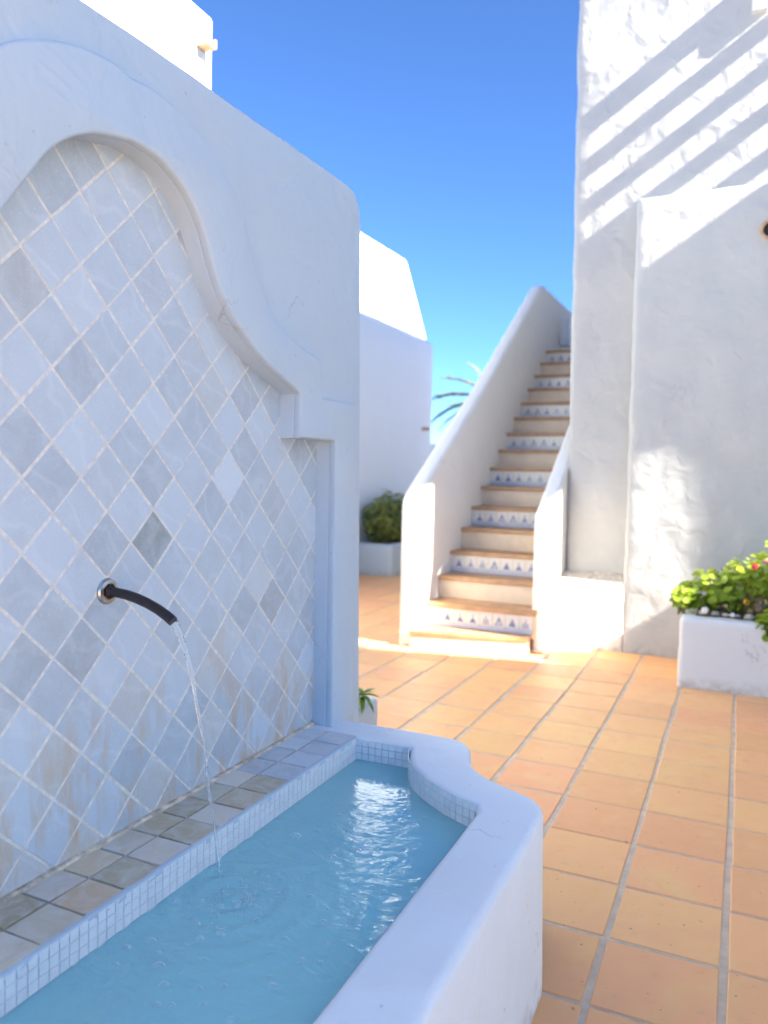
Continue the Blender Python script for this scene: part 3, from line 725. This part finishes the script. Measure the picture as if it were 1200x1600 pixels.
# ================================================================ unseen wall added right of the camera: openings shaped to place shade and sun
ycw = empty('sun_mask_wall', (3.0, 3.0, 0), 'unseen white wall added along the right side, openings shaped for sun patches', 'wall')
SH = lambda L: [(a-0.306, b+1.188) for a, b in L]      # along the sunbeams from X 1.2 to X 3.0
outl = [(-1.0, -0.05), (10.5, -0.05), (10.5, 5.378), (-1.0, 5.378)]
o1 = SH([(4.64, 2.48), (5.08, 1.66), (5.14, 1.52), (5.30, 1.50), (5.30, 1.66), (5.16, 1.95), (5.13, 2.45), (5.24, 2.90), (5.25, 3.60), (4.64, 3.60)])
o2 = SH([(5.36, 1.22), (5.62, 1.20), (5.75, 1.44), (5.87, 1.50), (5.86, 2.45), (5.82, 2.75), (5.74, 2.95), (5.40, 2.88), (5.36, 2.70)])
link('wall', slab([outl, o1, o2], 0.12, 0.012, 2, lambda u, v, d: (d+0.06, u-3.0, v)), M_RIM, ycw)

# ================================================================ other houses
h1 = empty('house', (-4.7, 1.0, 0), 'bright sunlit white house behind the fountain wall at top left', 'house')
link('wall', rbox((-3.2, -9.0, -0.05), (1.5, 3.165, 4.235), 0.03, 0.3, amp=0.008, scale=2, seed=12), M_HOUSE, h1)
bm = bmesh.new()
def channel(bm, L, w, h, t):
    v = lambda x, y, z: bm.verts.new((x, y, z))
    pr = [(-w/2, h), (-w/2, 0), (w/2, 0), (w/2, h), (w/2-t, h), (w/2-t, t), (-w/2+t, t), (-w/2+t, h)]
    a = [v(0, y, z) for y, z in pr]; b = [v(L, y, z) for y, z in pr]
    for k in range(8): bm.faces.new((a[k], a[(k+1) % 8], b[(k+1) % 8], b[k]))
    bm.faces.new((b[0], b[1], b[6], b[7])); bm.faces.new((b[1], b[2], b[5], b[6])); bm.faces.new((b[2], b[3], b[4], b[5]))
channel(bm, 0.10, 0.09, 0.055, 0.015); bmesh.ops.recalc_face_normals(bm, faces=bm.faces)
link('roof_spout', finish(bm, 'roof_spout', False), M_CLAY, h1, (1.49, 3.035, 3.985))
h2 = empty('house', (-6.4, 9.5, 0), 'white house with tapered sunlit parapet above a shaded wall, behind the shrub', 'house')
ho = Vector((6.4, -9.5, 0))
link('wall', rbox(Vector((-9.5, 5.2, -0.05))+ho, Vector((-4.6, 11.72, 3.415))+ho, 0.06, 0.4, amp=0.008, scale=1.5, seed=15), M_HOUSE, h2)
para = [(6.2, 3.3), (11.55, 3.3), (11.44, 3.46), (10.63, 4.42), (10.56, 4.46), (6.2, 4.42)]
link('parapet', slab([para], 0.9, 0.03, 3, lambda u, v, d: (-5.07+d+ho.x, u+ho.y, v)), M_HOUSE, h2)
bm = bmesh.new(); channel(bm, 0.10, 0.09, 0.05, 0.012); bmesh.ops.recalc_face_normals(bm, faces=bm.faces)
link('roof_spout', finish(bm, 'rs', False), M_CLAY, h2, Vector((-4.61, 11.33, 2.0))+ho)
gw = link('garden_wall', rbox((-0.12, 0, -0.05), (0.12, 5.5, 1.82), 0.04, 0.5, amp=0.006, seed=18), M_HOUSE, None, (-4.72, 11.70, 0))
tag(gw, 'low white garden wall beyond the stairs, right of the shaded house', 'wall')

# ================================================================ plants
def leaf_cloud(n, centre, rad, size, rg, shell=0.5, flat=1.0, sq=None, upbias=0.4, lobes=0):
    bm = bmesh.new(); lay = bm.verts.layers.float.new('tint')
    for _ in range(n):
        while True:
            p = Vector((rg.uniform(-1, 1), rg.uniform(-1, 1), rg.uniform(-1, 1)))
            if p.length <= 1 and p.length > shell*rg.random(): break
        bumpy = 1 + 0.28*noise.noise(p*2.3 + Vector(centre))
        pos = Vector(centre) + Vector((p.x*rad[0], p.y*rad[1], p.z*rad[2]))*bumpy
        nrm = (p + Vector((rg.uniform(-.7, .7), rg.uniform(-.7, .7), rg.uniform(-.4, .7)+upbias))).normalized()
        a = nrm.orthogonal().normalized(); a = Matrix.Rotation(rg.uniform(0, 6.28), 3, nrm) @ a; b = nrm.cross(a)
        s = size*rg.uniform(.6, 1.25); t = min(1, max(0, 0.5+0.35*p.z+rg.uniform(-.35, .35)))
        if lobes:
            ce = bm.verts.new(pos - nrm*s*0.15); ce[lay] = t*0.8; rv = []
            m_ = lobes*2
            for k in range(m_):
                r_ = s*(0.5 if k % 2 == 0 else 0.42); an = k*2*math.pi/m_
                v = bm.verts.new(pos + (a*math.cos(an)+b*math.sin(an))*r_ + nrm*s*0.05*rg.uniform(-1, 1)); v[lay] = t; rv.append(v)
            for k in range(m_): bm.faces.new((ce, rv[k], rv[(k+1) % m_]))
        else:
            vs = [bm.verts.new(pos + a*x*s + b*y*s + nrm*z*s) for x, y, z in ((-.5, 0, 0), (0, -.22, .07), (.5, 0, 0), (0, .22, .07))]
            for v in vs: v[lay] = t
            bm.faces.new(vs)
    return bm
# planter on the right, with geraniums
pl = empty('planter', (0.2, 5.3, 0), 'white plaster planter box below the rough wall, full of geraniums', 'planter')
po = Vector((-0.2, -5.3, 0))
link('box', rbox(Vector((-0.338, 5.30, -0.05))+po, Vector((1.05, 6.12, 0.455))+po, 0.035, 0.05, amp=0.008, scale=4, seed=21), M_BOX, pl)
link('soil', rbox(Vector((-0.25, 5.39, 0.3))+po, Vector((0.97, 6.08, 0.467))+po, 0.01, 0.05, amp=0.01, scale=9, seed=5), M_SOIL, pl)
rg = random.Random(3)
gsp = [((-0.19, 5.60, 0.60), (.17, .18, .15), 150, 'low lime green geranium at the left end of the planter'),
       ((0.02, 5.62, 0.66), (.17, .20, .17), 190, 'lime green geranium in the middle of the planter with brown dry leaves'),
       ((0.22, 5.60, 0.72), (.19, .22, .22), 260, 'tall lime green geranium with red flowers at the right of the planter'),
       ((0.20, 5.33, 0.44), (.09, .07, .11), 60, 'dark green geranium trailing over the planter front'),
       ((-0.34, 5.50, 0.555), (.07, .09, .075), 34, 'dark green geranium sprig hanging past the planter corner')]
for k, (c, rd, n, lab) in enumerate(gsp):
    g = empty('geranium', (c[0], c[1], 0.46), lab, 'geranium')
    bm = leaf_cloud(n, (0, 0, c[2]-0.46), rd, 0.062 if k < 3 else 0.075, rg, 0.6, lobes=5, upbias=0.7)
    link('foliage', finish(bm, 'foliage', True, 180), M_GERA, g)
    bm = bmesh.new()
    for s in range(9):
        a = rg.uniform(0, 6.28); e = Vector((math.cos(a)*rd[0]*.8, math.sin(a)*rd[1]*.8, (c[2]-0.46)+rg.uniform(-.05, .1)))
        tube(bm, [(rg.uniform(-.03, .03), rg.uniform(-.03, .03), -0.02), e*0.5+Vector((0, 0, .02)), e], [.006, .005, .003], 5)
    link('stem', finish(bm, 'stem', True, 60), M_STEM, g)
    if k in (1,):
        bm = leaf_cloud(26, (0.08, -0.03, 0.13), (.07, .10, .10), 0.055, rg, 0.2, lobes=4)
        link('dry_leaves', finish(bm, 'dry', True, 180), M_DRY, g)
    fl = {2: [((-0.13, -0.18, 0.335), M_RED, .020), ((-0.07, -0.16, 0.375), M_PINK, .014), ((0.0, -0.2, 0.40), M_WHITEP, .016)], 1: [((0.03, -0.22, 0.11), M_YEL, .016)], 0: [((-0.0, -0.25, 0.045), M_WHITEP, .020), ((0.16, -0.26, 0.03), M_WHITEP, .014)]}.get(k, [])
    for p, mt, rr in fl:
        bm = bmesh.new()
        for q in range(9):
            d = Vector((rg.uniform(-1, 1), rg.uniform(-1, .4), rg.uniform(-.5, 1))).normalized(); a = d.orthogonal().normalized(); b = d.cross(a)
            cen = d*rr*0.6
            vs = [bm.verts.new(cen + (a*math.cos(t)+b*math.sin(t))*rr*0.8 + d*rr*.3*(t % 2)) for t in (0, 1.05, 2.1, 3.14, 4.2, 5.25)]
            bm.faces.new(vs)
        link('flower', finish(bm, 'flower', True, 180), mt, g, p)
stone_me = []
for s in range(3):
    bm = bmesh.new(); bmesh.ops.create_icosphere(bm, subdivisions=2, radius=1)
    for v in bm.verts: v.co *= 1+0.25*noise.noise(v.co*1.3+Vector((s*5, 0, 0)))
    stone_me.append(finish(bm, 'stone', True, 180))
for k, (x, sz) in enumerate(((-0.21, .020), (-0.13, .024), (-0.07, .019), (0.0, .014), (0.07, .027), (0.15, .018))):
    o = link('stone', stone_me[k % 3], M_STONE, None, (x, 5.415+rg.uniform(-.015, .02), 0.474), (0, 0, rg.uniform(0, 6))); o.scale = (sz*1.2, sz, sz*.75)
    tag(o, ('leftmost', 'second from left', 'third from left', 'fourth from left, smallest', 'fifth from left, biggest', 'rightmost')[k] + ' of the pale pebbles along the planter front edge', 'stone', 'pebbles along the planter front edge')
# small planter and plant just behind the fountain wall's end
sp2 = empty('small_planter', (-1.7, 3.1, 0), 'small white planter tucked behind the end of the fountain wall', 'planter')
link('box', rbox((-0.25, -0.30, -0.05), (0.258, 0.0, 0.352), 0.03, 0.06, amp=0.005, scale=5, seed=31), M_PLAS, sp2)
link('soil', rbox((-0.19, -0.24, 0.28), (0.19, -0.06, 0.362), 0.01, 0.06, amp=0.008, scale=9), M_SOIL, sp2)
plant = empty('leafy_plant', (-1.478, 2.95, 0.34), 'small plant with pointed green leaves peeking out behind the fountain wall', 'plant')
bm = bmesh.new(); tube(bm, [(0, 0, 0), (0.01, 0, 0.04), (0.02, -.01, 0.07)], [.006, .005, .004], 6); link('stem', finish(bm, 'stem', True, 60), M_STEM, plant)
def blade(L, W, droop):
    bm = bmesh.new(); lay = bm.verts.layers.float.new('tint'); rows = []
    for i in range(7):
        t = i/6; wd = W*math.sin(math.pi*min(1, t*0.93+0.07))**0.8 if i < 6 else 0.0004
        c = Vector((L*t, 0, -droop*t*t)); r_ = [bm.verts.new(c+Vector((0, s*wd, 0.3*abs(s)*wd))) for s in (-1, 0, 1)]
        for v in r_: v[lay] = 0.25+0.5*t
        rows.append(r_)
    for i in range(6):
        for k in range(2): bm.faces.new((rows[i][k], rows[i+1][k], rows[i+1][k+1], rows[i][k+1]))
    return finish(bm, 'blade', True, 180)
bl = blade(0.080, 0.012, 0.030)
for k, (az, el, s) in enumerate(((5, 20, .95), (-35, 5, 1.05), (30, 35, .8), (-60, -25, 1.0), (-15, -20, 1.1), (70, 30, 1), (130, 30, 1), (200, 25, 1), (-100, -35, 1.0), (-80, 20, .9))):
    o = link('leaf', bl, M_BLADE, plant, (0.03, -0.01, 0.055), (rg.uniform(-.3, .3), math.radians(-el), math.radians(az))); o.scale = (s, s, s)
# far planter with its shrub
fp = empty('far_planter', (-4.3, 9.0, 0), 'white planter beside the shaded house wall, left of the stairs', 'planter')
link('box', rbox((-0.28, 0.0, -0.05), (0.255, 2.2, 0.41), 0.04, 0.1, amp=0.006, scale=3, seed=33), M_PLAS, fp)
link('soil', rbox((-0.2, 0.08, 0.3), (0.18, 2.1, 0.42), 0.01, 0.3), M_SOIL, fp)
shr = empty('shrub', (-4.3, 9.6, 0.41), 'bushy green shrub in the white planter left of the stairs', 'shrub')
bm = bmesh.new(); lay = bm.verts.layers.float.new('tint')
tmp = leaf_cloud(1500, (0, -0.02, 0.30), (.36, .62, .36), 0.10, rg, 0.75, upbias=0.5)
link('foliage', finish(tmp, 'foliage', True, 180), M_SHRUB, shr)
tmp = leaf_cloud(700, (0.08, 0.9, 0.28), (.30, .6, .30), 0.10, rg, 0.75, upbias=0.5)
link('foliage', finish(tmp, 'foliage', True, 180), M_SHRUB, shr)
bm.free(); bm = bmesh.new()
for s in range(14):
    y = rg.uniform(-.5, 1.3); x = rg.uniform(-.1, .1)
    tube(bm, [(x, y, 0), (x+rg.uniform(-.1, .1), y+rg.uniform(-.1, .1), .25), (x+rg.uniform(-.25, .25), y+rg.uniform(-.2, .2), .5)], [.014, .010, .004], 5)
link('branches', finish(bm, 'branches', True, 60), M_TRUNK, shr)
# palm beyond the stairs
palm = empty('palm_tree', (-4.12, 14.0, 0), 'palm tree with feathery fronds showing behind the stair parapet', 'palm')
bm = bmesh.new(); zs = [i*0.1 for i in range(27)]
tube(bm, [(0.03*math.sin(z), 0.02*z, z-0.05) for z in zs], [0.15+0.03*(i % 2)+0.04*(z < .3) for i, z in enumerate(zs)], 12)
link('trunk', finish(bm, 'trunk', True, 60), M_TRUNK, palm)
def frond(L, droop, rg):
    bm = bmesh.new(); lay = bm.verts.layers.float.new('tint'); n = 34; pts = []
    for i in range(n+1):
        t = i/n; pts.append(Vector((L*(t-0.10*t*t), 0, L*(0.42*t-droop*t*t))))
    tube(bm, pts[::2], [0.016*(1-0.8*i/(n/2)) for i in range(n//2+1)], 5)
    for v in bm.verts: v[lay] = 0.6
    for i in range(5, n+1):
        t = i/n; ll = L*0.17*(math.sin(math.pi*(0.12+0.85*t))**0.7)*rg.uniform(.85, 1.1)
        tg = (pts[i]-pts[i-1]).normalized()
        for s in (-1, 1):
            d = (tg*0.9 + Vector((0, s*0.55, 0.22+rg.uniform(-.1, .2)))).normalized(); wv_ = d.cross(Vector((0, 0, 1)))  .normalized()*0.024
            p = pts[i]; mid = p+d*ll*0.5; tip = p+d*ll+Vector((0, 0, -ll*0.22))
            v = [bm.verts.new(q) for q in (p-wv_*.5, p+wv_*.5, mid+wv_, tip, mid-wv_)]; tn = rg.uniform(.2, 1)
            for q in v: q[lay] = tn
            bm.faces.new(v)
    return finish(bm, 'frond', True, 180)
fr = [frond(1.75, 0.40, rg), frond(1.7, 0.58, rg), frond(1.6, 0.2, rg)]
for k in range(20):
    az = k*2.39996; typ = (0 if k % 3 == 0 else 1 if k % 3 == 1 else 2)
    if math.cos(az) < 0.45: continue
    o = link('frond', fr[typ], M_PALM, palm, (0.02, 0.05, 2.55), (rg.uniform(-.2, .2), rg.uniform(-.15, .1)-(0.5 if typ == 2 else 0.05), az)); s = rg.uniform(.85, 1.1); o.scale = (s, s, s)
for az, pitch, typ, s in ((186, 0.04, 1, .95), (172, -0.10, 0, 1.02), (192, -0.42, 0, .85), (170, -0.62, 2, .80), (200, 0.16, 1, .8)):
    o = link('frond', fr[typ], M_PALM, palm, (0.02, 0.05, 2.55), (0, pitch, math.radians(az))); o.scale = (s, s, s)
